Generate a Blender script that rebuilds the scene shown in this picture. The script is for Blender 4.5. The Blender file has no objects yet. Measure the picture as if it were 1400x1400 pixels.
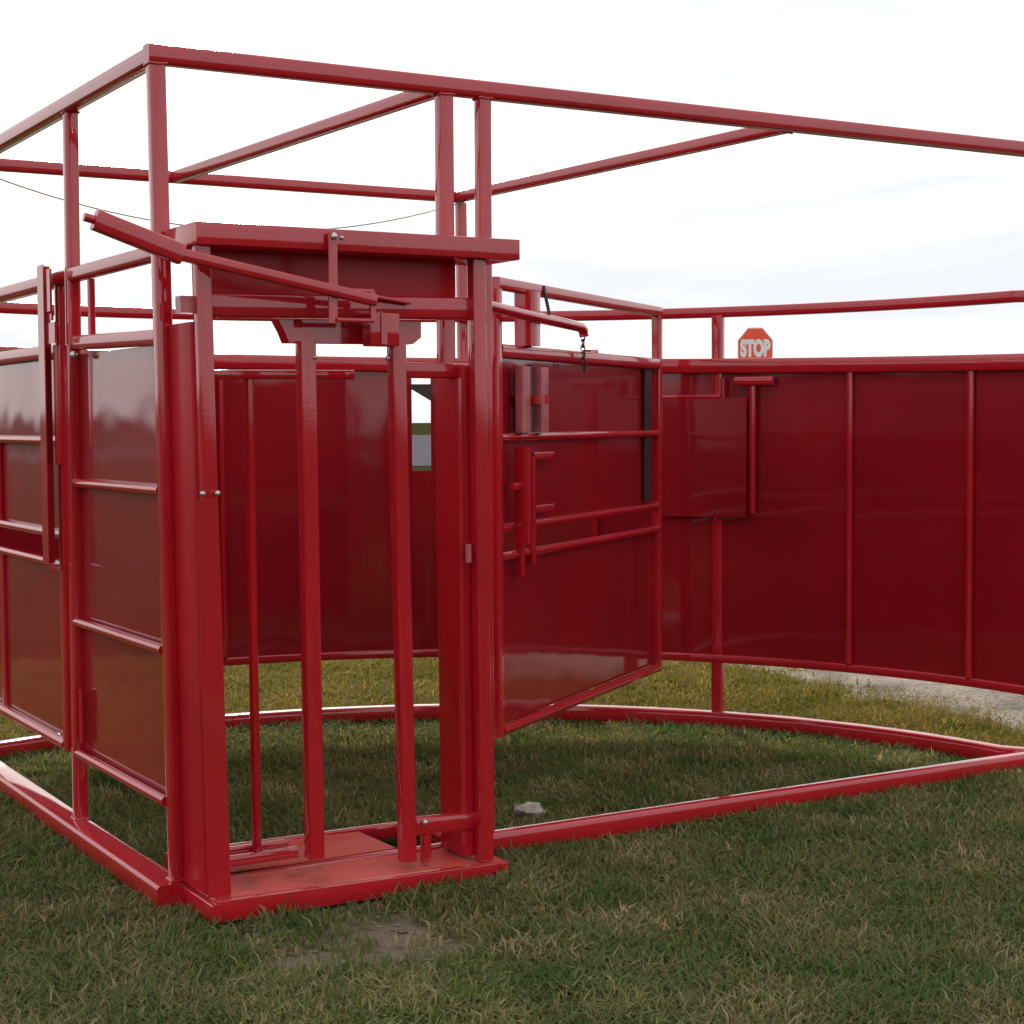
import bpy, bmesh, math, random
from mathutils import Vector, Matrix, noise

random.seed(7)
S = bpy.context.scene
COL = S.collection
R = math.radians

# ------------------------------------------------------------------ camera
cam = bpy.data.objects.new('camera', bpy.data.cameras.new('camera'))
COL.objects.link(cam)
fwd = Vector((0.5120743, 0.85727078, -0.05354185))
rgt = Vector((0.85832335, -0.51307467, -0.00595033))
upv = Vector((0.03257201, 0.04290921, 0.99854788))
m = Matrix((rgt, upv, -fwd)).transposed().to_4x4()
m.translation = Vector((-1.7802, -5.0656, 1.5))
cam.matrix_world = m
cam.data.sensor_width = 36
cam.data.sensor_height = 36
cam.data.lens = 2324.75 / 1400 * 36
cam.data.clip_start = 0.05
cam.data.clip_end = 3000
S.camera = cam

# ------------------------------------------------------------------ world, sun, exposure
SUN_EL, SUN_AZ = R(24), R(20)          # the sun stands behind the pen, azimuth clockwise from +Y
w = bpy.data.worlds.new('World')
S.world = w
w.use_nodes = True
nt = w.node_tree
nt.nodes.clear()
N = nt.nodes.new
out = N('ShaderNodeOutputWorld')
bg = N('ShaderNodeBackground')
bg.inputs['Strength'].default_value = 0.12
sky = N('ShaderNodeTexSky')
sky.sky_type = 'NISHITA'
sky.sun_disc = False
sky.sun_elevation = SUN_EL
sky.sun_rotation = SUN_AZ
sky.air_density = 1.0
sky.dust_density = 3.0
sky.ozone_density = 1.5
tc = N('ShaderNodeTexCoord')
mp = N('ShaderNodeMapping')
mp.inputs['Scale'].default_value = (1.3, 1.3, 9.0)
mp.inputs['Location'].default_value = (0.4, 0.1, 0.35)
nz = N('ShaderNodeTexNoise')
nz.inputs['Scale'].default_value = 1.6
nz.inputs['Detail'].default_value = 6
nz.inputs['Roughness'].default_value = 0.55
nz.inputs['Distortion'].default_value = 0.4
cr = N('ShaderNodeValToRGB')
cr.color_ramp.elements[0].position = 0.35
cr.color_ramp.elements[0].color = (0.85, 0.85, 0.85, 1)
cr.color_ramp.elements[1].position = 0.49
cr.color_ramp.elements[1].color = (0, 0, 0, 1)
mx = N('ShaderNodeMixRGB')                                   # thin bright cloud deck over the clear sky
mx.inputs['Fac'].default_value = 0.90
mx.inputs['Color2'].default_value = (10.0, 10.0, 10.0, 1)
mx2 = N('ShaderNodeMixRGB')                                  # faint bluish streaks between the clouds
mx2.inputs['Color2'].default_value = (7.0, 7.4, 8.1, 1)
nt.links.new(tc.outputs['Generated'], mp.inputs['Vector'])
nt.links.new(mp.outputs['Vector'], nz.inputs['Vector'])
nt.links.new(nz.outputs['Fac'], cr.inputs['Fac'])
nt.links.new(sky.outputs['Color'], mx.inputs['Color1'])
nt.links.new(mx.outputs['Color'], mx2.inputs['Color1'])
nt.links.new(cr.outputs['Color'], mx2.inputs['Fac'])
nt.links.new(mx2.outputs['Color'], bg.inputs['Color'])
nt.links.new(bg.outputs['Background'], out.inputs['Surface'])

sd = bpy.data.lights.new('sun', 'SUN')
sd.energy = 3.6
sd.angle = R(6)
sd.color = (1.0, 0.93, 0.82)
sun = bpy.data.objects.new('sun', sd)
COL.objects.link(sun)
to_sun = Vector((math.sin(SUN_AZ) * math.cos(SUN_EL), math.cos(SUN_AZ) * math.cos(SUN_EL), math.sin(SUN_EL)))
sun.rotation_euler = to_sun.to_track_quat('Z', 'Y').to_euler()
sun.location = (0, 0, 30)

S.view_settings.view_transform = 'Standard'
S.view_settings.look = 'None'
S.view_settings.exposure = 0.0
S.view_settings.gamma = 1.0
S.view_settings.use_curve_mapping = False
S.render.engine = 'CYCLES'
S.cycles.max_bounces = 6
S.cycles.diffuse_bounces = 3
S.cycles.glossy_bounces = 3
S.cycles.transparent_max_bounces = 4


# ------------------------------------------------------------------ materials
def mat(name):
    M = bpy.data.materials.new(name)
    M.use_nodes = True
    t = M.node_tree
    return M, t, t.nodes['Principled BSDF'], t.nodes.new, t.links.new


def paint(name, col, rough=0.45, coat=1.0, coat_rough=0.05, wave=0.003, grime=0.10, gscale=34, glo=.60, cior=1.52):
    M, t, b, n, l = mat(name)
    g = n('ShaderNodeNewGeometry')
    a = n('ShaderNodeTexNoise'); a.inputs['Scale'].default_value = 2.3; a.inputs['Detail'].default_value = 5
    l(g.outputs['Position'], a.inputs['Vector'])
    r = n('ShaderNodeValToRGB')
    r.color_ramp.elements[0].position = .3; r.color_ramp.elements[1].position = .75
    r.color_ramp.elements[0].color = (col[0] * .86, col[1] * .85, col[2] * .85, 1)
    r.color_ramp.elements[1].color = (col[0] * 1.1, col[1] * 1.1, col[2] * 1.1, 1)
    l(a.outputs['Fac'], r.inputs['Fac'])
    d = n('ShaderNodeTexNoise'); d.inputs['Scale'].default_value = gscale; d.inputs['Detail'].default_value = 6
    d.inputs['Roughness'].default_value = .7
    l(g.outputs['Position'], d.inputs['Vector'])
    dr = n('ShaderNodeValToRGB')
    dr.color_ramp.elements[0].position = glo; dr.color_ramp.elements[1].position = glo + .2
    dr.color_ramp.elements[0].color = (0, 0, 0, 1)
    dr.color_ramp.elements[1].color = (grime, grime, grime, 1)
    l(d.outputs['Fac'], dr.inputs['Fac'])
    mx = n('ShaderNodeMixRGB'); mx.inputs['Color2'].default_value = (.17, .09, .06, 1)
    l(dr.outputs['Color'], mx.inputs['Fac']); l(r.outputs['Color'], mx.inputs['Color1'])
    l(mx.outputs['Color'], b.inputs['Base Color'])
    b.inputs['Roughness'].default_value = rough
    b.inputs['Specular IOR Level'].default_value = .12
    b.inputs['Coat Weight'].default_value = coat
    b.inputs['Coat Roughness'].default_value = coat_rough
    b.inputs['Coat IOR'].default_value = cior
    # gentle ripple of thin rolled steel and orange peel of sprayed paint
    p = n('ShaderNodeTexNoise'); p.inputs['Scale'].default_value = 1.7; p.inputs['Detail'].default_value = 2
    l(g.outputs['Position'], p.inputs['Vector'])
    q = n('ShaderNodeTexNoise'); q.inputs['Scale'].default_value = 160; q.inputs['Detail'].default_value = 2
    l(g.outputs['Position'], q.inputs['Vector'])
    b1 = n('ShaderNodeBump'); b1.inputs['Strength'].default_value = 1; b1.inputs['Distance'].default_value = wave
    b2 = n('ShaderNodeBump'); b2.inputs['Strength'].default_value = .06; b2.inputs['Distance'].default_value = .0012
    l(p.outputs['Fac'], b1.inputs['Height']); l(q.outputs['Fac'], b2.inputs['Height'])
    l(b1.outputs['Normal'], b2.inputs['Normal'])
    l(b2.outputs['Normal'], b.inputs['Normal']); l(b2.outputs['Normal'], b.inputs['Coat Normal'])
    return M


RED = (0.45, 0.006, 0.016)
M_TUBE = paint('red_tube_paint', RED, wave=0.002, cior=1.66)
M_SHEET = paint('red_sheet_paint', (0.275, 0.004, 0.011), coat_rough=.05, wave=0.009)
M_SATIN = paint('red_satin_paint', RED, coat=.25, coat_rough=.22, wave=.002)
M_TREAD = paint('sky_sheen_tread', (0.70, 0.10, 0.075), rough=.5, coat=1, coat_rough=.18, wave=.004, grime=.75, gscale=7, glo=.50)  # base red lightened to stand for sky sheen; the grime patches are mud


def plain(name, col, rough=.5, metal=0., bump=None, var=.2):
    M, t, b, n, l = mat(name)
    g = n('ShaderNodeNewGeometry')
    a = n('ShaderNodeTexNoise'); a.inputs['Scale'].default_value = 18; a.inputs['Detail'].default_value = 5
    l(g.outputs['Position'], a.inputs['Vector'])
    r = n('ShaderNodeValToRGB')
    r.color_ramp.elements[0].position = .3; r.color_ramp.elements[1].position = .7
    r.color_ramp.elements[0].color = tuple(c * (1 - var) for c in col) + (1,)
    r.color_ramp.elements[1].color = tuple(c * (1 + var) for c in col) + (1,)
    l(a.outputs['Fac'], r.inputs['Fac']); l(r.outputs['Color'], b.inputs['Base Color'])
    b.inputs['Roughness'].default_value = rough
    b.inputs['Metallic'].default_value = metal
    return M


M_PALE = plain('pale_pink', (.45, .12, .14), .35)  # even pale pink, lighter than the tube red
M_STEEL = plain('zinc_steel', (.55, .54, .52), .35, .9)
M_DARK = plain('dark_steel', (.06, .055, .05), .5, .6)
M_STRIP = plain('dark_red_brown', (.045, .016, .018), .7)  # dark red-brown for the strip on the inner gate
M_CABLE = plain('wire_rope', (.45, .44, .43), .5, .3)
M_STONE = plain('pale_stone', (.36, .32, .28), .95, var=.35)
M_SOIL = plain('loose_soil', (.17, .13, .095), 1.0, var=.35)
M_SIGNRED = plain('sign_red', (.90, .09, .035), .45, 0, var=.05)
M_SIGNWHITE = plain('sign_white', (.8, .8, .78), .45, 0, var=.04)
M_GALV = plain('galvanised_post', (.35, .35, .35), .55, .7)


# ------------------------------------------------------------------ mesh helper
class MB:
    def __init__(s):
        s.v, s.f, s.smooth = [], [], []

    def add(s, vs, fs, smooth=False):
        o = len(s.v)
        s.v += [Vector(v) for v in vs]
        for f in fs:
            s.f.append(tuple(i + o for i in f)); s.smooth.append(smooth)

    def sweep(s, pts, prof_fn, ups=None, closed_ends=True, smooth=False):
        n = len(pts); pts = [Vector(p) for p in pts]; rings = []
        for i, p in enumerate(pts):
            a = pts[max(i - 1, 0)]; b = pts[min(i + 1, n - 1)]
            t = (b - a).normalized()
            up = Vector((0, 0, 1)) if abs(t.z) < .95 else Vector((0, 1, 0))
            if ups is not None: up = Vector(ups)
            sd_ = t.cross(up).normalized(); u = sd_.cross(t).normalized()
            rings.append([p + sd_ * x + u * y for x, y in prof_fn])
        k = len(prof_fn); vs = [v for r_ in rings for v in r_]; fs = []
        for i in range(n - 1):
            for j in range(k):
                j2 = (j + 1) % k
                fs.append((i * k + j, i * k + j2, (i + 1) * k + j2, (i + 1) * k + j))
        s.add(vs, fs, smooth)
        if closed_ends:
            s.add(rings[0], [tuple(range(k))[::-1]]); s.add(rings[-1], [tuple(range(k))])
        return s

    def bar(s, p, q, w_, h_=None, r=None, up=None):
        """square steel tube with rounded long edges"""
        h_ = h_ or w_; r = min(w_, h_) * .16 if r is None else r
        pr = []
        for cx, cy, a0 in ((w_ / 2 - r, h_ / 2 - r, 0), (-w_ / 2 + r, h_ / 2 - r, 90), (-w_ / 2 + r, -h_ / 2 + r, 180), (w_ / 2 - r, -h_ / 2 + r, 270)):
            for d in (0, 45, 90):
                pr.append((cx + r * math.cos(R(a0 + d)), cy + r * math.sin(R(a0 + d))))
        return s.sweep([p, q], pr, up)

    def rail(s, pts, w_, h_, r=.008):
        pr = []
        for cx, cy, a0 in ((w_ / 2 - r, h_ / 2 - r, 0), (-w_ / 2 + r, h_ / 2 - r, 90), (-w_ / 2 + r, -h_ / 2 + r, 180), (w_ / 2 - r, -h_ / 2 + r, 270)):
            for d in (0, 45, 90):
                pr.append((cx + r * math.cos(R(a0 + d)), cy + r * math.sin(R(a0 + d))))
        return s.sweep(pts, pr)

    def pipe(s, pts, r, n=14):
        pr = [(r * math.cos(2 * math.pi * i / n), r * math.sin(2 * math.pi * i / n)) for i in range(n)]
        return s.sweep(pts, pr, smooth=True)

    def box(s, lo, hi):
        x0, y0, z0 = lo; x1, y1, z1 = hi
        s.add([(x0, y0, z0), (x1, y0, z0), (x1, y1, z0), (x0, y1, z0), (x0, y0, z1), (x1, y0, z1), (x1, y1, z1), (x0, y1, z1)],
              [(0, 3, 2, 1), (4, 5, 6, 7), (0, 1, 5, 4), (1, 2, 6, 5), (2, 3, 7, 6), (3, 0, 4, 7)])
        return s

    def slab(s, quad, t):
        """four corners (counter-clockwise seen from outside) thickened backwards"""
        q = [Vector(p) for p in quad]; nn = (q[1] - q[0]).cross(q[2] - q[0]).normalized() * t
        b = [p - nn for p in q]
        s.add(q + b, [(0, 1, 2, 3), (7, 6, 5, 4), (0, 4, 5, 1), (1, 5, 6, 2), (2, 6, 7, 3), (3, 7, 4, 0)])
        return s

    def ball(s, c, r, n=8):
        vs = []; fs = []; c = Vector(c)
        for i in range(n + 1):
            for j in range(n):
                a = math.pi * i / n; b = 2 * math.pi * j / n
                vs.append(c + Vector((math.sin(a) * math.cos(b), math.sin(a) * math.sin(b), math.cos(a))) * r)
        for i in range(n):
            for j in range(n):
                fs.append((i * n + j, (i + 1) * n + j, (i + 1) * n + (j + 1) % n, i * n + (j + 1) % n))
        s.add(vs, fs, True); return s

    def build(s, name, material, parent=None, label=None, bevel=0):
        root = parent
        while root is not None and root.parent is not None: root = root.parent
        off = root.location.copy() if root is not None else Vector((0, 0, 0))
        me = bpy.data.meshes.new(name)
        me.from_pydata([v - off for v in s.v], [], s.f)
        me.polygons.foreach_set('use_smooth', s.smooth)
        bm = bmesh.new(); bm.from_mesh(me)
        bmesh.ops.remove_doubles(bm, verts=bm.verts, dist=1e-5)
        bmesh.ops.recalc_face_normals(bm, faces=bm.faces)
        if bevel:
            es = [e for e in bm.edges if len(e.link_faces) == 2 and e.calc_face_angle(0) > .6]
            bmesh.ops.bevel(bm, geom=es, offset=bevel, segments=2, affect='EDGES', profile=.6, clamp_overlap=True)
        bm.to_mesh(me); bm.free()
        me.set_sharp_from_angle(angle=R(50))
        me.materials.append(material)
        o = bpy.data.objects.new(name, me); COL.objects.link(o)
        if parent is not None: o.parent = parent
        if label: o['label'] = label
        return o


def thing(name, label, cat, loc, group=None):
    o = bpy.data.objects.new(name, None); COL.objects.link(o)
    o.empty_display_size = .2
    o.location = loc; o['label'] = label; o['category'] = cat
    if group: o['group'] = group
    return o


# ------------------------------------------------------------------ ground
GX, GY, GR = 1.9, 1.5, 1500.0
DIRT = (0.34, -0.64)


def ground_z(x, y):
    d = math.hypot(x - 1.5, y - 0.5)
    z = .018 * noise.noise(Vector((x * .9, y * .9, 0))) + .008 * noise.noise(Vector((x * 2.7, y * 2.7, 3)))
    return z * min(1, max(0, (9 - d) / 4)) - .018


def path_edge(y):                      # left edge of the gravel drive behind the pen
    return 4.47 + .02 * (y - 1.0) + .14 * noise.noise(Vector((1.3, y * .8, 0))) + .05 * noise.noise(Vector((5, y * 3, 0)))


mb = MB()
n = 84
xs = [-7 + 18 * i / n for i in range(n + 1)]
ys = [-7 + 18 * i / n for i in range(n + 1)]
vs = []
for y in ys:
    for x in xs:
        edge = x in (xs[0], xs[-1]) or y in (ys[0], ys[-1])
        vs.append((x, y, -.018 if edge else ground_z(x, y)))
fs = [(j * (n + 1) + i, j * (n + 1) + i + 1, (j + 1) * (n + 1) + i + 1, (j + 1) * (n + 1) + i) for j in range(n) for i in range(n)]
mb.add(vs, fs, True)
a, b, c, d = xs[0], xs[-1], ys[0], ys[-1]
G = 1500
for q in (((-G, -G), (G, -G), (G, c), (-G, c)), ((-G, d), (G, d), (G, G), (-G, G)), ((-G, c), (a, c), (a, d), (-G, d)), ((b, c), (G, c), (G, d), (b, d))):
    mb.add([(x, y, -.018) for x, y in q], [(0, 1, 2, 3)])
M, t, bs, nn, l = mat('turf_soil')
g = nn('ShaderNodeNewGeometry')
a1 = nn('ShaderNodeTexNoise'); a1.inputs['Scale'].default_value = .7; a1.inputs['Detail'].default_value = 6
a2 = nn('ShaderNodeTexNoise'); a2.inputs['Scale'].default_value = 22; a2.inputs['Detail'].default_value = 6; a2.inputs['Roughness'].default_value = .7
for q in (a1, a2): l(g.outputs['Position'], q.inputs['Vector'])
r1 = nn('ShaderNodeValToRGB'); r1.color_ramp.elements[0].position = .35; r1.color_ramp.elements[1].position = .65
r1.color_ramp.elements[0].color = (.034, .038, .016, 1); r1.color_ramp.elements[1].color = (.060, .052, .028, 1)
r2 = nn('ShaderNodeValToRGB'); r2.color_ramp.elements[0].position = .3; r2.color_ramp.elements[1].position = .75
r2.color_ramp.elements[0].color = (.55, .55, .5, 1); r2.color_ramp.elements[1].color = (1.5, 1.4, 1.2, 1)
l(a1.outputs['Fac'], r1.inputs['Fac']); l(a2.outputs['Fac'], r2.inputs['Fac'])
mm = nn('ShaderNodeMixRGB'); mm.blend_type = 'MULTIPLY'; mm.inputs['Fac'].default_value = 1
l(r1.outputs['Color'], mm.inputs['Color1']); l(r2.outputs['Color'], mm.inputs['Color2'])
# bare trodden patch before the head gate
vd = nn('ShaderNodeVectorMath'); vd.operation = 'DISTANCE'
mpn = nn('ShaderNodeMapping'); mpn.vector_type = 'POINT'
nwarp = nn('ShaderNodeTexNoise'); nwarp.inputs['Scale'].default_value = 5
l(g.outputs['Position'], nwarp.inputs['Vector'])
wadd = nn('ShaderNodeVectorMath'); wadd.operation = 'MULTIPLY_ADD'
wadd.inputs[1].default_value = (.45, .45, 0); l(nwarp.outputs['Color'], wadd.inputs[0]); l(g.outputs['Position'], wadd.inputs[2])
l(wadd.outputs['Vector'], vd.inputs[0]); vd.inputs[1].default_value = (DIRT[0] + .22, DIRT[1] + .22, 0)
rd = nn('ShaderNodeValToRGB'); rd.color_ramp.elements[0].position = .22; rd.color_ramp.elements[1].position = .55
rd.color_ramp.elements[0].color = (1, 1, 1, 1); rd.color_ramp.elements[1].color = (0, 0, 0, 1)
l(vd.outputs['Value'], rd.inputs['Fac'])
md = nn('ShaderNodeMixRGB'); md.inputs['Color2'].default_value = (.20, .155, .115, 1)
l(rd.outputs['Color'], md.inputs['Fac']); l(mm.outputs['Color'], md.inputs['Color1'])
l(md.outputs['Color'], bs.inputs['Base Color']); bs.inputs['Roughness'].default_value = .95
bs.inputs['Specular IOR Level'].default_value = 0
bp = nn('ShaderNodeBump'); bp.inputs['Strength'].default_value = .8; bp.inputs['Distance'].default_value = .03
l(a2.outputs['Fac'], bp.inputs['Height']); l(bp.outputs['Normal'], bs.inputs['Normal'])
ground = mb.build('ground', M); ground['kind'] = 'structure'

# gravel drive running away behind the pen
mb = MB(); vs = []; fs = []
ylist = [-3 + .25 * i for i in range(52)] + [12, 16, 24, 40, 70, 120, 200]
for y in ylist:
    e = path_edge(y)
    for k, (xx, zz) in enumerate(((e, -.022), (e + .12, .012), (e + 1.2, .03), (e + 2.6, .03), (e + 3.8, .012), (e + 3.95, -.022))):
        vs.append((xx, y, zz + (.010 * noise.noise(Vector((xx * 3, y * 3, 0))) if 0 < k < 5 else 0)))
for i in range(len(ylist) - 1):
    for k in range(5): fs.append((i * 6 + k, i * 6 + k + 1, i * 6 + k + 7, i * 6 + k + 6))
mb.add(vs, fs, True)
M, t, bs, nn, l = mat('gravel')
g = nn('ShaderNodeNewGeometry')
v1 = nn('ShaderNodeTexVoronoi'); v1.inputs['Scale'].default_value = 45
v2 = nn('ShaderNodeTexNoise'); v2.inputs['Scale'].default_value = 2.2; v2.inputs['Detail'].default_value = 7; v2.inputs['Roughness'].default_value = .65
for q in (v1, v2): l(g.outputs['Position'], q.inputs['Vector'])
rr = nn('ShaderNodeValToRGB'); rr.color_ramp.elements[0].position = .32; rr.color_ramp.elements[1].position = .55
rr.color_ramp.elements[0].color = (.075, .065, .045, 1); rr.color_ramp.elements[1].color = (.25, .205, .165, 1)
l(v2.outputs['Fac'], rr.inputs['Fac'])
hs = nn('ShaderNodeHueSaturation'); hs.inputs['Saturation'].default_value = 0; l(v1.outputs['Color'], hs.inputs['Color'])
mm = nn('ShaderNodeMixRGB'); mm.blend_type = 'OVERLAY'; mm.inputs['Fac'].default_value = .35
l(rr.outputs['Color'], mm.inputs['Color1']); l(hs.outputs['Color'], mm.inputs['Color2'])
l(mm.outputs['Color'], bs.inputs['Base Color']); bs.inputs['Roughness'].default_value = .95
bp = nn('ShaderNodeBump'); bp.inputs['Strength'].default_value = .7; bp.inputs['Distance'].default_value = .02
l(v1.outputs['Distance'], bp.inputs['Height']); l(bp.outputs['Normal'], bs.inputs['Normal'])
path = mb.build('gravel_path', M); path['kind'] = 'structure'

# ------------------------------------------------------------------ holding pen (one welded frame)
AX, AY, AR = 0.9667, -0.0979, 2.8478
YB = 2.45


def P(ang, z, dr=0.0):
    return Vector((AX + (AR + dr) * math.cos(R(ang)), AY + (AR + dr) * math.sin(R(ang)), z))


def arc(a0, a1, z, dr=0.0, step=2.0):
    k = max(2, int(abs(a1 - a0) / step) + 1)
    return [P(a0 + (a1 - a0) * i / k, z, dr) for i in range(k + 1)]


pen = thing('cattle_pen', 'large red welded steel cattle pen with curved sheeted back wall and open overhead frame', 'cattle pen', (1.9, 1.2, 0))
HT = 2.622
# overhead frame
MB().bar((-.042, 0, HT), (4.6, 0, HT), .056, .058).build('overhead_rail', M_TUBE, pen)
MB().bar((-.012, .029, HT - .001), (0, YB - .026, HT - .001), .054, .055).build('overhead_rail', M_TUBE, pen)
MB().bar((-.026, YB, HT - .002), (2.43, YB, HT - .002), .05, .052).build('overhead_rail', M_TUBE, pen)
MB().bar((.99, .027, HT - .003), (.925, YB - .026, HT - .003), .048, .05).build('overhead_brace', M_TUBE, pen)
MB().bar((2.50, .027, HT - .003), (2.40, YB - .026, HT - .003), .048, .05).build('overhead_brace', M_TUBE, pen)
# posts of the front and left side
MB().bar((.016, 0, .075), (-.012, 0, HT - .029), .051, .051, up=(0, 1, 0)).build('post', M_TUBE, pen, 'tall corner post nearest the camera')
MB().bar((.001, .985, .075), (-.004, .925, HT - .028), .047, .047, up=(0, 1, 0)).build('post', M_TUBE, pen)
MB().bar((.992, .004, .02), (.990, .002, HT - .029), .052, .052, up=(0, 1, 0)).build('post', M_TUBE, pen)
MB().bar((1.135, .002, .02), (1.139, 0, HT - .029), .047, .047, up=(0, 1, 0)).build('post', M_TUBE, pen)
MB().bar((.016, 2.60, .01), (.01, 2.60, 2.0), .05, .05, up=(0, 1, 0)).build('post', M_TUBE, pen)
MB().bar((0.0, YB, 2.0), (0.0, YB, HT - .028), .046, .046, up=(0, 1, 0)).build('post', M_TUBE, pen)
MB().bar((3.93, -.02, .01), (3.93, -.02, HT - .029), .05, .05, up=(0, 1, 0)).build('post', M_TUBE, pen)
# base rails
b_ = MB(); b_.bar((-.02, -.05, .031), (-.02, 2.62, .031), .10, .076); b_.build('base_rail', M_TUBE, pen)
MB().bar((1.09, 0, .031), (3.95, 0, .031), .058, .078).build('base_rail', M_TUBE, pen)
MB().rail([Vector((3.90, -.0, .036))] + arc(5, 108.5, .036), .06, .074).build('base_rail', M_TUBE, pen)
MB().bar((.06, .0, .03), (.97, .0, .03), .05, .05).build('base_rail', M_TUBE, pen)
# ring rail above the curved wall, and along the left side
MB().rail([Vector((3.92, .03, 2.02))] + arc(4.5, 109, 2.02, .03), .05, .05).build('ring_rail', M_TUBE, pen)
MB().bar((-.002, .027, 2.026), (-.002, 2.57, 2.022), .048, .048).build('ring_rail', M_TUBE, pen)
# short panel between the corner post and the second post
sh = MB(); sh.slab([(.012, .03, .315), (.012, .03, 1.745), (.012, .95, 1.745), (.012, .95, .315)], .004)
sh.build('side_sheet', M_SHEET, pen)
MB().bar((0, .027, 1.765), (0, .925, 1.785), .044, .05).build('side_bar', M_TUBE, pen)
for z in (1.288, .789, .311):
    MB().pipe([(-.008, .03, z + .002), (-.008, .955 + (1.3 - z) * .01, z)], .0165).build('side_bar', M_TUBE, pen)
# curved wall: sheets between the ribs
RIBS = [2.0, 8.2, 20.8, 34.5, 46.9, 59.3, 72.0, 84.5, 97.0, 109.0]


def zt(a_): return 1.740 + .0007 * a_


def curved_sheet(a0, a1, z0, z1, name='wall_sheet', dr=0., t_=.004, mate=M_SHEET, rows=4):
    k = max(1, int((a1 - a0) / 1.5)); vs = []; fs = []
    for i in range(k + 1):
        for j in range(rows + 1):
            ang = a0 + (a1 - a0) * i / k; z = z0 + (z1 - z0) * j / rows
            bow = .006 * math.sin(math.pi * i / k) * math.sin(math.pi * j / rows) if k > 2 else 0
            vs.append(P(ang, z, dr - bow))
    o = len(vs)
    for i in range(k + 1):
        for j in range(rows + 1):
            ang = a0 + (a1 - a0) * i / k; z = z0 + (z1 - z0) * j / rows
            vs.append(P(ang, z, dr + t_))
    W = rows + 1
    for i in range(k):
        for j in range(rows):
            q = (i * W + j, i * W + j + 1, (i + 1) * W + j + 1, (i + 1) * W + j)
            fs.append(q); fs.append(tuple(x + o for x in q[::-1]))
        fs.append((i * W, (i + 1) * W, (i + 1) * W + o, i * W + o))
        fs.append((i * W + rows, i * W + rows + o, (i + 1) * W + rows + o, (i + 1) * W + rows))
    for i in (0, k):
        for j in range(rows): fs.append((i * W + j, i * W + j + 1, i * W + j + 1 + o, i * W + j + o))
    q = MB(); q.add(vs, fs, True)
    return q.build(name, mate, pen)


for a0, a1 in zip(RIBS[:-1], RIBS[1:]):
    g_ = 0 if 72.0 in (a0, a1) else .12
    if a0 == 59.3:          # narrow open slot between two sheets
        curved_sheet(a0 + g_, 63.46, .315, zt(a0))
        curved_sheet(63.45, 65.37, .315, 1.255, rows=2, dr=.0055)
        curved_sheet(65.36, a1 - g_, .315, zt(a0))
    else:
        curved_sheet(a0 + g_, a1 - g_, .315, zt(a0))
MB().rail([p + Vector((0, 0, .0007 * (2 + 107 * i / 54.))) for i, p in enumerate(arc(2, 109, 1.735, -.012))], .05, .072).build('wall_rail', M_TUBE, pen)
MB().rail(arc(2, 109, .335, -.006), .03, .04).build('wall_rail', M_TUBE, pen)
for a_ in (8.2, 20.8, 46.9, 84.5, 97.0):
    MB().pipe([P(a_, .357, -.014), P(a_, 1.722, -.014)], .0165).build('wall_rib', M_TUBE, pen)
for a_ in (34.5, 109.0):
    MB().bar(P(a_, .02, .012), P(a_, 2.0, .012), .055, .055, up=(math.cos(R(a_)), math.sin(R(a_)), 0)).build('post', M_TUBE, pen)
MB().bar((2.42, YB - .035, .02), (2.42, YB, HT - .029), .047, .047, up=(0, 1, 0)).build('post', M_TUBE, pen, 'tall thin post at the back under the overhead frame')
# flange beside the slot, with its latch
MB().slab([P(2.0, .315, .004), P(2.0, 1.76, .004), (3.905, -.02, 1.76), (3.905, -.02, .315)], .004).build('wall_sheet', M_SHEET, pen)
MB().slab([P(63.4, 1.685, -.02), P(65.4, 1.685, -.02), P(65.4, 1.66, -.02), P(63.4, 1.60, -.02)], .01).build('latch_plate', M_DARK, pen)
# square access plate on the curved wall
ap = curved_sheet(31.2, 40.2, 1.03, 1.605, 'access_plate', -.045, .004)
ap['label'] = 'square sheet plate on the curved wall beside the end of the inner gate'
MB().rail(arc(33.9, 40.2, 1.61, -.04), .012, .02, .003).build('edge_strip', M_TUBE, ap)
MB().bar(P(33.7, 1.60, -.03), P(33.7, 1.70, -.03), .018, .018).build('edge_strip', M_TUBE, ap)
MB().pipe([P(30.6, 1.05, -.04), P(30.6, 1.66, -.04)], .016).build('hinge_rod', M_TUBE, ap)
MB().rail(arc(28.4, 32.3, 1.682, -.05), .03, .042, .006).build('hinge_block', M_TUBE, ap)
# sagging wire rope between the rear overhead corners
cb = []
for i in range(25):
    u = i / 24; x = .01 + 2.40 * u
    cb.append((x, YB - .03, HT - .03 - .20 * (1 - (2 * u - 1) ** 2)))
MB().pipe(cb, .0035, 6).build('wire_rope', M_CABLE, pen)

# weld beads round the main joints
def bead(c, half, parent, ax='z'):
    pts_ = []; h = half + .001
    for a0, b0 in (((-1, -1), (1, -1)), ((1, -1), (1, 1)), ((1, 1), (-1, 1)), ((-1, 1), (-1, -1))):
        for k in range(6):
            u = k / 6; x = (a0[0] + (b0[0] - a0[0]) * u) * h; y = (a0[1] + (b0[1] - a0[1]) * u) * h
            x += random.uniform(-.0012, .0012); y += random.uniform(-.0012, .0012); z = random.uniform(-.0015, .0015)
            pts_.append(Vector(c) + (Vector((x, y, z)) if ax == 'z' else Vector((x, z, y)) if ax == 'y' else Vector((z, x, y))))
    pts_.append(pts_[0])
    return MB().pipe(pts_, .0042, 6).build('weld_bead', M_TUBE, parent)


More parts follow.
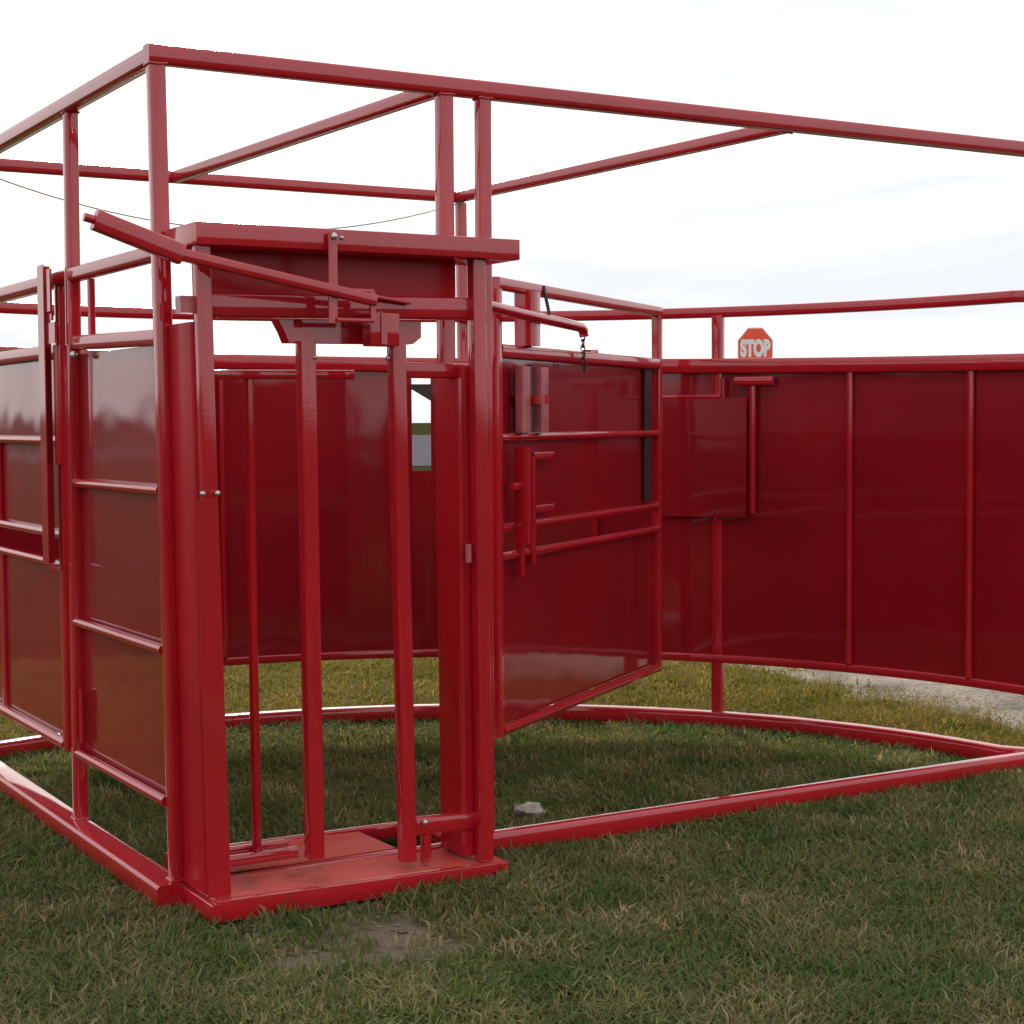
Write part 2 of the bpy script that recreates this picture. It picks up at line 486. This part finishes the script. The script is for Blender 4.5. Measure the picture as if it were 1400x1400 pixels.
for (px, py, ps) in ((-.012, 0, .0255), (-.004, .925, .0235), (.990, .002, .026), (1.139, 0, .0235)):
    bead((px, py, HT - .030), ps, pen)
for (px, py, ps) in ((.016, 0, .0255), (.001, .985, .0235)):
    bead((px, py, .071), ps, pen)
for (px, py) in ((.989, .031), (2.499, .031)):
    bead((px, py, HT - .003), .0245, pen, 'y')
bead((.016, .030, 1.765), .0235, pen, 'y')
bead((.010, .030, 2.026), .0245, pen, 'y')


# ------------------------------------------------------------------ panel gates (two of a kind)
def panel_gate(label, o, d, L, latch):
    """o: hinge foot, d: direction along the gate, nrm: the side its bars show on"""
    o = Vector((o[0], o[1], 0)); d = Vector((d[0], d[1], 0)).normalized(); nr = Vector((d.y, -d.x, 0))
    if latch == 'left': nr = -nr
    T = thing('panel_gate', label, 'gate', o + d * (L / 2), 'sheeted steel gates of the pen')

    def Q(u, z, k=0.): return o + d * u + nr * k + Vector((0, 0, z))
    for u in (.0, L):
        MB().bar(Q(u, .30), Q(u, 1.995), .045, .045, up=nr).build('gate_post', M_TUBE, T)
    MB().bar(Q(.0, 2.018), Q(L + .022, 2.012), .043, .046).build('top_rail', M_TUBE, T)
    for z, hh, ww in ((1.765, .05, .04), (1.437, .032, .03), (1.092, .032, .03), (.982, .032, .03), (.318, .04, .035)):
        q = MB()
        if z > 1.7: q.bar(Q(.023, z, .004), Q(L - .023, z, .004), ww, hh)
        else: q.pipe([Q(.023, z, .006), Q(L - .023, z, .006)], hh * .52)
        q.build('gate_bar', M_TUBE, T)
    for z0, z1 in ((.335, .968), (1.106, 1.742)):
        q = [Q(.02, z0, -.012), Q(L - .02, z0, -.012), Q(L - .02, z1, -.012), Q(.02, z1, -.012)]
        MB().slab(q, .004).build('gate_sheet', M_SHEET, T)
    return T, Q


# gate closing the left side
TL, Q = panel_gate('red gate closing the left side beyond the second post, cut by the left picture edge', (0, 1.09), (0, 1), 1.46, 'left')
MB().bar(Q(.95, 1.108, .003), Q(.95, 1.42, .003), .07, .02, up=(1, 0, 0)).build('stiffener', M_TUBE, TL)
MB().bar(Q(.93, .34, -.002), Q(.93, .965, -.002), .05, .015, up=(1, 0, 0)).build('stiffener', M_TUBE, TL)
# angle iron keeper and latch plates standing against the second post
q = MB(); q.box((-.075, 1.06, .99), (-.071, 1.135, 2.07)); q.box((-.071, 1.131, .99), (-.03, 1.135, 2.07))
ag = q.build('latch_angle', M_TUBE, TL)
MB().box((-.068, 1.00, 1.90), (-.060, 1.058, 2.05)).build('latch_plate', M_TUBE, ag)
MB().box((-.066, .955, 1.785), (-.058, 1.058, 1.86)).build('latch_plate', M_TUBE, ag)
MB().box((-.064, 1.00, 1.868), (-.056, 1.0585, 1.892)).build('latch_plate', M_TUBE, ag)
MB().box((-.066, .95, .975), (-.058, 1.13, .985)).build('latch_plate', M_TUBE, ag)
MB().pipe([(-.03, 1.062, 1.35), (-.03, 1.062, 1.78)], .012).build('latch_rod', M_TUBE, TL)
MB().pipe([(.035, .80, 1.42), (.035, .80, 1.75)], .03).build('hinge_barrel', M_TUBE, pen)
MB().bar((.01, .765, 1.79), (.01, .765, 2.0), .022, .022, up=(0, 1, 0)).build('stub_post', M_TUBE, pen)
MB().ball((-.028, .86, 1.74), .014).build('bolt', M_STEEL, pen)
MB().pipe([(-.012, .90, .36), (-.012, .90, .55)], .009).build('drop_pin', M_TUBE, pen)

# inner gate swung across the pen
gd = Vector((1.50, 1.05, 0)).normalized()
TG, Q = panel_gate('red gate inside the pen right of the head gate with hanging chain', (1.46, .476), gd, 1.84, 'inner')
MB().bar(Q(.26, 1.79, .02), Q(.26, 2.0, .02), .085, .085, up=gd).build('latch_post', M_TUBE, TG)
for u in (.19, .37):
    MB().bar(Q(u, 1.455, .03), Q(u, 1.71, .03), .035, .075, r=.004, up=gd).build('slide_plate', M_PALE, TG)
MB().bar(Q(.28, 1.46, .02), Q(.28, 1.72, .02), .02, .02).build('slide_bar', M_DARK, TG)
MB().bar(Q(.27, 1.565, .035), Q(.27, 1.60, .035), .12, .05, up=gd).build('slide_collar', M_TUBE, TG)
MB().bar(Q(.14, 1.03, .05), Q(.14, 1.40, .05), .06, .035, up=gd).build('handle_bar', M_TUBE, TG)
MB().bar(Q(.05, 1.25, .04), Q(.14, 1.25, .04), .02, .03).build('handle_lug', M_TUBE, TG)
for z in (1.15, 1.36):
    MB().bar(Q(.30, z, .02), Q(.50, z, .02), .02, .03).build('handle_lug', M_TUBE, TG)
MB().bar(Q(.29, .94, .02), Q(.29, 1.36, .02), .03, .03, up=gd).build('handle_guide', M_TUBE, TG)
MB().bar(Q(.18, .90, .02), Q(.18, 1.03, .02), .03, .03, up=gd).build('handle_guide', M_TUBE, TG)
rod = MB().pipe([Q(-.30, 1.916, .09), Q(.2, 1.90, .07), Q(.74, 1.886, .05), Q(.772, 1.872, .05), Q(.778, 1.85, .05)], .021).build('latch_rod', M_TUBE, TG)
MB().pipe([Q(.42, 1.90, .05), Q(.42, 2.035, .02)], .007, 8).build('latch_pin', M_DARK, rod)
ch = MB()
for i in range(6):
    c0 = Q(.765 + .004 * i * (i % 2), 1.845 - .025 * i, .05)
    ax = gd if i % 2 else Vector((gd.y, -gd.x, 0))
    ch.pipe([c0 + ax * .009 * math.cos(k) + Vector((0, 0, .018 * math.sin(k))) for k in [2 * math.pi * j / 10 for j in range(11)]], .0035, 6)
ch.build('chain', M_DARK, rod)
MB().bar(Q(1.70, 1.12, .001), Q(1.70, 1.735, .001), .085, .012, r=.002, up=Vector((gd.y, -gd.x, 0))).build('dark_strip', M_STRIP, TG)  # narrow dark red-brown strip on the upper sheet near the far end
MB().bar(Q(.93, 1.79, .0), Q(1.02, 1.795, .0), .04, .02).build('gate_stop', M_TUBE, TG)

# ------------------------------------------------------------------ head gate
hg = thing('head_gate', 'red cattle head gate with long lever, neck bars and flat treadle base', 'head gate', (.52, -.15, 0))
MB().bar((.063, -.245, .06), (.032, -.245, 2.03), .048, .05, up=(0, 1, 0)).build('gate_post', M_TUBE, hg)
MB().bar((.985, -.245, .05), (.970, -.245, 2.03), .048, .05, up=(0, 1, 0)).build('gate_post', M_TUBE, hg)
q = MB(); q.bar((.056, -.122, .07), (.036, -.122, 1.80), .195, .062, r=.006, up=(1, 0, 0)); q.build('side_column', M_SATIN, hg)
q = MB(); q.bar((.966, -.120, .06), (.958, -.120, 1.68), .185, .058, r=.006, up=(1, 0, 0)); q.build('side_column', M_SATIN, hg)
MB().bar((.934, -.205, .10), (.928, -.205, 1.64), .022, .02, r=.004, up=(0, 1, 0)).build('side_rib', M_TUBE, hg)
MB().slab([(.012, -.275, .075), (.085, -.275, .075), (.062, -.275, 1.27), (-.004, -.275, 1.27)], .004).build('front_plate', M_TUBE, hg)
for bx in (.012, .058):
    MB().ball((bx, -.282, 1.29), .009).build('bolt', M_STEEL, hg)
MB().box((.026, -.236, 1.79), (.034, -.03, 1.80)).build('side_lug', M_TUBE, hg)
# hood
q = MB(); q.box((-.004, -.305, 2.022), (1.10, -.045, 2.088)); q.build('hood', M_TUBE, hg, bevel=.004)
q = MB(); q.box((.06, -.150, 1.842), (.945, -.145, 2.03)); q.build('back_plate', M_SATIN, hg)
MB().bar((.058, -.215, 1.85), (.948, -.215, 1.865), .05, .072).build('cross_beam', M_TUBE, hg)
MB().box((-.03, -.235, 1.825), (.034, -.19, 1.875)).build('beam_lug', M_PALE, hg)
q = MB(); q.add([(.30, -.19, 1.815), (.795, -.19, 1.82), (.795, -.19, 1.77), (.765, -.19, 1.748), (.335, -.19, 1.745), (.32, -.19, 1.78),
                 (.30, -.13, 1.815), (.795, -.13, 1.82), (.795, -.13, 1.77), (.765, -.13, 1.748), (.335, -.13, 1.745), (.32, -.13, 1.78)],
                [(0, 1, 2, 3, 4, 5), (11, 10, 9, 8, 7, 6)] + [(i, (i + 1) % 6, (i + 1) % 6 + 6, i + 6) for i in range(6)])
q.build('slide_track', M_TUBE, hg)
# neck bars
MB().bar((.394, -.2, .13), (.385, -.2, 1.75), .053, .053, up=(0, 1, 0)).build('neck_bar', M_TUBE, hg)
MB().bar((.722, -.2, .075), (.700, -.2, 1.75), .051, .051, up=(0, 1, 0)).build('neck_bar', M_TUBE, hg)
MB().pipe([(.302, 0.05, .10), (.298, 0.05, 1.66)], .0155, 14).build('neck_bar', M_TUBE, hg)
MB().bar((.05, .04, 1.65), (.66, .04, 1.655), .03, .03).build('stop_bar', M_TUBE, hg)
MB().bar((.73, -.15, 1.665), (1.01, -.15, 1.665), .035, .05).build('stop_bar', M_TUBE, hg)
for x in (.405, .655):
    MB().ball((x, -.225, 1.70), .008).build('bolt', M_STEEL, hg)
# lever and linkage
MB().bar((-.315, -.335, 2.072), (-.06, -.335, 1.985), .04, .058, r=.006).build('lever', M_TUBE, hg)
lv = MB().bar((-.10, -.335, 1.992), (.56, -.335, 1.872), .03, .036, r=.006).build('lever_arm', M_TUBE, hg)
MB().pipe([(-.345, -.335, 2.078), (-.31, -.335, 2.07)], .013, 10).build('lever_tip', M_TUBE, lv)
MB().bar((.422, -.322, 1.80), (.424, -.322, 2.075), .03, .012, r=.003, up=(0, 1, 0)).build('hanger_strap', M_TUBE, hg)
for x in (.425, .462):
    MB().ball((x, -.332 if x < .44 else -.306, 2.062), .011 if x < .44 else .007).build('bolt', M_STEEL, hg)
q = MB(); q.bar((.432, -.33, 1.90), (.555, -.33, 1.90), .014, .014); q.bar((.432, -.33, 1.81), (.555, -.33, 1.81), .014, .014)
q.bar((.552, -.33, 1.81), (.552, -.33, 1.90), .016, .016); q.build('lever_bracket', M_TUBE, hg)
q = MB(); q.box((.56, -.30, 1.735), (.662, -.24, 1.838)); q.build('slide_block', M_TUBE, hg, bevel=.006)
MB().box((.595, -.306, 1.74), (.615, -.3005, 1.835)).build('slide_rib', M_TUBE, hg)
MB().bar((.60, -.255, 1.89), (.72, -.255, 1.875), .02, .012).build('link_bar', M_TUBE, hg)
MB().pipe([(.93, -.25, 1.04), (.93, -.25, 1.10)], .010, 10).build('bolt', M_PALE, hg)
# base
q = MB(); q.add([(.028, -.295, 0.0), (1.05, -.295, -.01), (1.05, -.27, -.01), (.028, -.27, 0), (.028, -.295, .068), (1.05, -.295, .046), (1.05, -.27, .046), (.028, -.27, .068)],
                [(0, 3, 2, 1), (4, 5, 6, 7), (0, 1, 5, 4), (1, 2, 6, 5), (2, 3, 7, 6), (3, 0, 4, 7)])
q.build('base_channel', M_TUBE, hg, bevel=.004)
MB().slab([(.034, -.268, .066), (1.045, -.268, .044), (1.045, -.03, .044), (.034, -.03, .066)], .006).build('tread_plate', M_TREAD, hg)
MB().slab([(.10, .035, .062), (.80, .035, .055), (.80, .33, .052), (.10, .33, .060)], .006).build('tread_plate', M_TREAD, hg)
MB().bar((.03, -.3, .03), (.03, .36, .03), .03, .055).build('base_runner', M_TUBE, hg)
MB().bar((1.045, -.26, .02), (1.045, .36, .02), .03, .045).build('base_runner', M_TUBE, hg)
MB().bar((.10, .345, .04), (.98, .345, .035), .035, .05).build('base_channel', M_TUBE, hg)
MB().bar((.06, -.05, .115), (.40, -.05, .115), .03, .032).build('base_brace', M_TUBE, hg)
MB().bar((.06, .08, .11), (.42, .08, .11), .03, .03).build('base_brace', M_TUBE, hg)
MB().bar((.745, -.20, .185), (1.03, -.20, .175), .045, .055).build('base_brace', M_TUBE, hg)
MB().bar((.79, -.20, .06), (.79, -.20, .16), .03, .03).build('base_lug', M_TUBE, hg)
MB().ball((.772, -.232, .20), .011).build('bolt', M_STEEL, hg)

# ------------------------------------------------------------------ stop sign beyond the pen
SC = Vector((15.21, 15.92, 2.60))
face = (Vector((-1.78, -5.07, 0)) - Vector((SC.x, SC.y, 0))).normalized()
sid = Vector((-face.y, face.x, 0))
st = thing('stop_sign', 'red octagonal stop sign on a post, showing above the curved wall', 'stop sign', (SC.x, SC.y, 0))


def octo(r, k, zs=1.22, dz=0):
    return [SC + sid * (r / math.cos(math.pi / 8) * math.cos(math.pi / 8 + i * math.pi / 4)) + Vector((0, 0, zs * r / math.cos(math.pi / 8) * math.sin(math.pi / 8 + i * math.pi / 4))) + face * k for i in range(8)]


def octo_plate(r, k0, k1):
    q = MB(); q.add(octo(r, k1) + octo(r, k0), [tuple(range(8)), tuple(range(15, 7, -1))] + [(i, i + 8, (i + 1) % 8 + 8, (i + 1) % 8) for i in range(8)]); return q


octo_plate(.276, 0, .004).build('sign_edge', M_SIGNWHITE, st)
sf = octo_plate(.262, .0045, .008).build('sign_face', M_SIGNRED, st)
fc = bpy.data.curves.new('lettering', 'FONT'); fc.body = 'STOP'; fc.size = .27; fc.align_x = 'CENTER'; fc.align_y = 'CENTER'; fc.extrude = .001; fc.offset = .018
fo = bpy.data.objects.new('lettering_src', fc); COL.objects.link(fo)
bpy.context.view_layer.update()
me = bpy.data.meshes.new_from_object(fo.evaluated_get(bpy.context.evaluated_depsgraph_get()))
bpy.data.objects.remove(fo)
wd = max(v.co.x for v in me.vertices) - min(v.co.x for v in me.vertices)
for v in me.vertices:
    x, y, z = v.co
    v.co = SC + sid * (x * .47 / wd) + Vector((0, 0, y * 1.25)) + face * (.010 + z) - st.location
me.materials.append(M_SIGNWHITE)
lt = bpy.data.objects.new('lettering', me); COL.objects.link(lt); lt.parent = sf
pp = SC - face * .03
MB().bar((pp.x, pp.y, -.1), (pp.x, pp.y, SC.z + .2), .05, .05).build('sign_post', M_GALV, st)

# ------------------------------------------------------------------ pale stone in the grass
q = MB(); q.ball((1.575, .425, .03), .05, 14)
for v in q.v:
    dv = v - Vector((1.575, .425, .03)); k = 1 + .5 * noise.noise(dv * 26) + .25 * noise.noise(dv * 70)
    v.x = 1.575 + dv.x * 1.25 * k; v.y = .425 + dv.y * .8 * k; v.z = .012 + dv.z * .62 * k
o = q.build('stone', M_STONE); o['label'] = 'small pale stone lying in the grass inside the pen'; o['category'] = 'stone'

# grey gravel yard far behind the pen
q = MB(); ya, yb_ = Vector((.47, .88, 0)), Vector((.88, -.47, 0)); vs = []
o_ = Vector((-1.78, -5.07, -.006))
for i in range(41):
    k = -70 + 140 * i / 40
    vs += [o_ + yb_ * k + ya * (58 + 3 * noise.noise(Vector((k * .2, 1, 0)))), o_ + yb_ * k + ya * (190 + 8 * noise.noise(Vector((k * .1, 5, 0))))]
q.add(vs, [(2 * i, 2 * i + 2, 2 * i + 3, 2 * i + 1) for i in range(40)])
ym = plain('yard_gravel', (.12, .11, .125), 1.0)
ym.node_tree.nodes['Principled BSDF'].inputs['Specular IOR Level'].default_value = 0
o = q.build('gravel_yard', ym); o['kind'] = 'structure'

# crumbs of soil and bits of straw on the trodden patch
q = MB(); rc = random.Random(21)
for i in range(260):
    a_ = rc.uniform(0, 2 * math.pi); r_ = .46 * math.sqrt(rc.random()); x, y = DIRT[0] + r_ * math.cos(a_) * 1.1, DIRT[1] + r_ * math.sin(a_)
    if y > -.31 and x > 0: continue
    z = ground_z(x, y); c = rc.uniform(.003, .012) * (1.6 if rc.random() < .08 else 1)
    vs = []
    for k in range(3):
        for m_ in range(5):
            rr_ = c * (.55, 1, .6)[k] * rc.uniform(.7, 1.25); t_ = m_ * 1.2566 + k * .4
            vs.append((x + rr_ * math.cos(t_), y + rr_ * math.sin(t_), z - .002 + c * .8 * k * rc.uniform(.4, .6)))
    fs = [(k * 5 + m_, k * 5 + (m_ + 1) % 5, k * 5 + 5 + (m_ + 1) % 5, k * 5 + 5 + m_) for k in range(2) for m_ in range(5)] + [(10, 11, 12, 13, 14)]
    q.add(vs, fs)
o = q.build('loose_soil', M_SOIL); o['kind'] = 'stuff'; o['label'] = 'crumbs of loose soil on the bare patch before the head gate'
q = MB()
for i in range(150):
    a_ = rc.uniform(0, 2 * math.pi); r_ = .5 * math.sqrt(rc.random()); x, y = DIRT[0] + r_ * math.cos(a_) * 1.2, DIRT[1] + r_ * math.sin(a_)
    if y > -.32 and x > -.02: continue
    z = ground_z(x, y) + .004; l_ = rc.uniform(.015, .05); t_ = rc.uniform(0, 6.28)
    q.pipe([(x, y, z), (x + l_ * math.cos(t_) * .5, y + l_ * math.sin(t_) * .5, z + .004), (x + l_ * math.cos(t_), y + l_ * math.sin(t_), z + rc.uniform(0, .012))], .0011, 4)
o = q.build('straw', plain('dry_straw', (.38, .30, .17), .8)); o['kind'] = 'stuff'; o['label'] = 'bits of dry straw scattered on the bare patch'

# ------------------------------------------------------------------ far treeline (bare low woods round the fields)
q = MB(); rt = random.Random(4)
for i in range(900):
    an = rt.uniform(0, 2 * math.pi); dd = rt.uniform(230, 300)
    top = rt.uniform(1.6, 3.3) * (1 + .5 * noise.noise(Vector((math.cos(an) * 3, math.sin(an) * 3, 0))))
    cx, cy = 1 + dd * math.cos(an), dd * math.sin(an); wx = rt.uniform(2, 4.5)
    if abs(math.degrees(math.atan2(cx + 1.78, cy + 5.07)) - 28.0) < 1.8: continue      # open gap in the woods
    for k in range(34):                   # leafy clumps, small faces turned every way
        t_ = rt.uniform(0, 6.283); u = math.sqrt(rt.random()); hz = top * rt.random() ** .8
        sp = wx * u * (1 - .55 * hz / top); c = Vector((cx + sp * math.cos(t_), cy + sp * math.sin(t_), hz)); r_ = rt.uniform(.45, 1.0)
        d1 = Vector((rt.uniform(-1, 1), rt.uniform(-1, 1), rt.uniform(-1, 1))).normalized(); d2 = d1.orthogonal().normalized()
        q.add([c - d1 * r_, c + d2 * r_ * .7, c + d1 * r_, c - d2 * r_ * .7], [(0, 1, 2, 3)])
M_TREE = plain('far_trees', (.06, .07, .045), .95, 0, var=.4)
o = q.build('distant_trees', M_TREE); o['kind'] = 'stuff'
o['label'] = 'low grey line of distant trees round the fields'

# ------------------------------------------------------------------ grass
def blade_material(name, cols, glow):
    M, t, bs, nn, l = mat(name)
    t.nodes.remove(bs)
    oi = nn('ShaderNodeObjectInfo')
    n1 = nn('ShaderNodeTexNoise'); n1.inputs['Scale'].default_value = 3.6; n1.inputs['Detail'].default_value = 6
    n1.inputs['Roughness'].default_value = .6
    l(oi.outputs['Location'], n1.inputs['Vector'])
    ad = nn('ShaderNodeMath'); ad.operation = 'MULTIPLY_ADD'; ad.inputs[1].default_value = .38
    l(oi.outputs['Random'], ad.inputs[0]); l(n1.outputs['Fac'], ad.inputs[2])
    rm = nn('ShaderNodeValToRGB')
    e = rm.color_ramp.elements
    e[0].position = .42; e[0].color = cols[0] + (1,)
    e[1].position = .98; e[1].color = cols[3] + (1,)
    x = e.new(.62); x.color = cols[1] + (1,)
    x = e.new(.78); x.color = cols[2] + (1,)
    l(ad.outputs['Value'], rm.inputs['Fac'])
    df = nn('ShaderNodeBsdfDiffuse'); tr = nn('ShaderNodeBsdfTranslucent'); gl = nn('ShaderNodeBsdfGlossy'); gl.inputs['Roughness'].default_value = .45
    gl.inputs['Color'].default_value = (.6, .6, .5, 1)
    l(rm.outputs['Color'], df.inputs['Color'])
    br = nn('ShaderNodeMixRGB'); br.blend_type = 'MULTIPLY'; br.inputs['Fac'].default_value = 1; br.inputs['Color2'].default_value = glow + (1,)
    l(rm.outputs['Color'], br.inputs['Color1']); l(br.outputs['Color'], tr.inputs['Color'])
    m1 = nn('ShaderNodeMixShader'); m1.inputs['Fac'].default_value = .4
    l(df.outputs['BSDF'], m1.inputs[1]); l(tr.outputs['BSDF'], m1.inputs[2])
    m2 = nn('ShaderNodeMixShader'); m2.inputs['Fac'].default_value = .02
    l(m1.outputs['Shader'], m2.inputs[1]); l(gl.outputs['BSDF'], m2.inputs[2])
    l(m2.outputs['Shader'], t.nodes['Material Output'].inputs['Surface'])
    return M


M_GRASS = blade_material('grass_blades', ((.058, .118, .030), (.118, .158, .048), (.205, .178, .085), (.40, .32, .19)), (1.4, 1.4, .8))
M_VERGE = blade_material('verge_blades', ((.085, .110, .020), (.155, .145, .030), (.23, .18, .06), (.34, .26, .12)), (1.6, 1.5, .7))


def tuft_set(name, material, seed, nb, hmin, hmax):
    c = bpy.data.collections.new(name); rg = random.Random(seed)
    for k in range(8):
        q = MB()
        for i in range(nb):
            a_ = rg.uniform(0, 2 * math.pi); r_ = .085 * math.sqrt(rg.random())
            bx, by = r_ * math.cos(a_), r_ * math.sin(a_)
            h = rg.uniform(hmin, hmax) * (1.45 if rg.random() < .03 else 1); wd = rg.uniform(.0015, .0036)
            if k == 7: h *= .75; wd = rg.uniform(.004, .008)            # broad-leaved weeds between the blades
            la = rg.uniform(0, 2 * math.pi); ln = h * rg.uniform(.2, 1.5)
            dx, dy = math.cos(la), math.sin(la); sx, sy = -dy * wd, dx * wd
            p1 = (bx + dx * ln * .35, by + dy * ln * .35, h * .62); p2 = (bx + dx * ln, by + dy * ln, h * rg.uniform(.7, 1))
            q.add([(bx - sx, by - sy, -.006), (bx + sx, by + sy, -.006), (p1[0] + sx * .8, p1[1] + sy * .8, p1[2]), (p1[0] - sx * .8, p1[1] - sy * .8, p1[2]), p2],
                  [(0, 1, 2, 3), (3, 2, 4)])
        me = bpy.data.meshes.new('grass_tuft'); me.from_pydata([tuple(v) for v in q.v], [], q.f); me.materials.append(material)
        c.objects.link(bpy.data.objects.new('grass_tuft', me))
    return c


camp = Vector((-1.7802, -5.0656, 0)); fa = Vector((fwd.x, fwd.y, 0)).normalized(); ra = Vector((fa.y, -fa.x, 0))
pts = []; verge = []
rg = random.Random(5)
for it in range(150000):
    dd = 3.0 + 19 * rg.random() ** 1.75
    lat = rg.uniform(-.44, .44) * dd + rg.uniform(-.6, .6)
    p = camp + fa * dd + ra * lat
    if it > 112000:                       # open field left of the pen and round the camera
        p = Vector((rg.uniform(-7, 1.5), rg.uniform(-7, 5.5), 0))
        q_ = p - camp; dl = q_.dot(fa)
        if dl > 3 and abs(q_.dot(ra)) < .44 * dl: continue
    keep = 1.0
    e_ = path_edge(p.y)
    if p.x > e_ + .05 and p.x < e_ + 3.9: keep = .07 + 1.2 * max(0, .45 - (p.x - e_))
    dq = math.hypot(p.x - DIRT[0], (p.y - DIRT[1]) * .9) + .18 * noise.noise(Vector((p.x * 5, p.y * 5, 0)))
    if dq < .45: keep = min(keep, .05 + max(0, dq - .22) * 2.0)
    nb = noise.noise(Vector((p.x * 1.3, p.y * 1.3, 8))) + .6 * noise.noise(Vector((p.x * 4, p.y * 4, 2)))
    keep *= min(1, .62 + .7 * nb)
    if .0 < p.x < 1.07 and -.32 < p.y < .36: keep = 0
    if abs(p.x + .02) < .06 and -.05 < p.y < 2.6: keep = 0
    if rg.random() > keep: continue
    z = ground_z(p.x, p.y) if -7 < p.x < 11 and -7 < p.y < 11 else -.018
    rad = math.hypot(p.x - AX, p.y - AY) + .15 * noise.noise(Vector((p.x * 2, p.y * 2, 4)))
    (verge if rad > AR + .1 and (p.y > .4 or p.x > 3.9) else pts).append((p.x, p.y, z))


def scatter(name, label, points, tufts, smin, smax):
    gm = bpy.data.meshes.new(name); gm.from_pydata(points, [], [])
    o = bpy.data.objects.new(name, gm); COL.objects.link(o)
    o['kind'] = 'stuff'; o['label'] = label
    ng = bpy.data.node_groups.new('scatter_' + name, 'GeometryNodeTree')
    ng.interface.new_socket('Geometry', in_out='INPUT', socket_type='NodeSocketGeometry')
    ng.interface.new_socket('Geometry', in_out='OUTPUT', socket_type='NodeSocketGeometry')
    gi = ng.nodes.new('NodeGroupInput'); go = ng.nodes.new('NodeGroupOutput')
    ci = ng.nodes.new('GeometryNodeCollectionInfo'); ci.inputs['Collection'].default_value = tufts; ci.inputs['Separate Children'].default_value = True
    ip = ng.nodes.new('GeometryNodeInstanceOnPoints'); ip.inputs['Pick Instance'].default_value = True
    rv = ng.nodes.new('FunctionNodeRandomValue'); rv.data_type = 'FLOAT_VECTOR'
    rv.inputs['Min'].default_value = (-.12, -.12, 0); rv.inputs['Max'].default_value = (.12, .12, 6.283)
    rs = ng.nodes.new('FunctionNodeRandomValue'); rs.data_type = 'FLOAT'
    rs.inputs[2].default_value = smin; rs.inputs[3].default_value = smax
    L = ng.links.new
    L(gi.outputs[0], ip.inputs['Points']); L(ci.outputs[0], ip.inputs['Instance'])
    L(rv.outputs[0], ip.inputs['Rotation']); L(rs.outputs[1], ip.inputs['Scale']); L(ip.outputs[0], go.inputs[0])
    o.modifiers.new('scatter', 'NODES').node_group = ng
    return o


scatter('grass', 'short rough grass with dry patches inside and in front of the pen', pts, tuft_set('grass_tufts', M_GRASS, 11, 34, .014, .048), .7, 1.35)
scatter('verge_grass', 'yellow green grass behind the curved wall', verge, tuft_set('verge_tufts', M_VERGE, 12, 34, .02, .055), .8, 1.4)
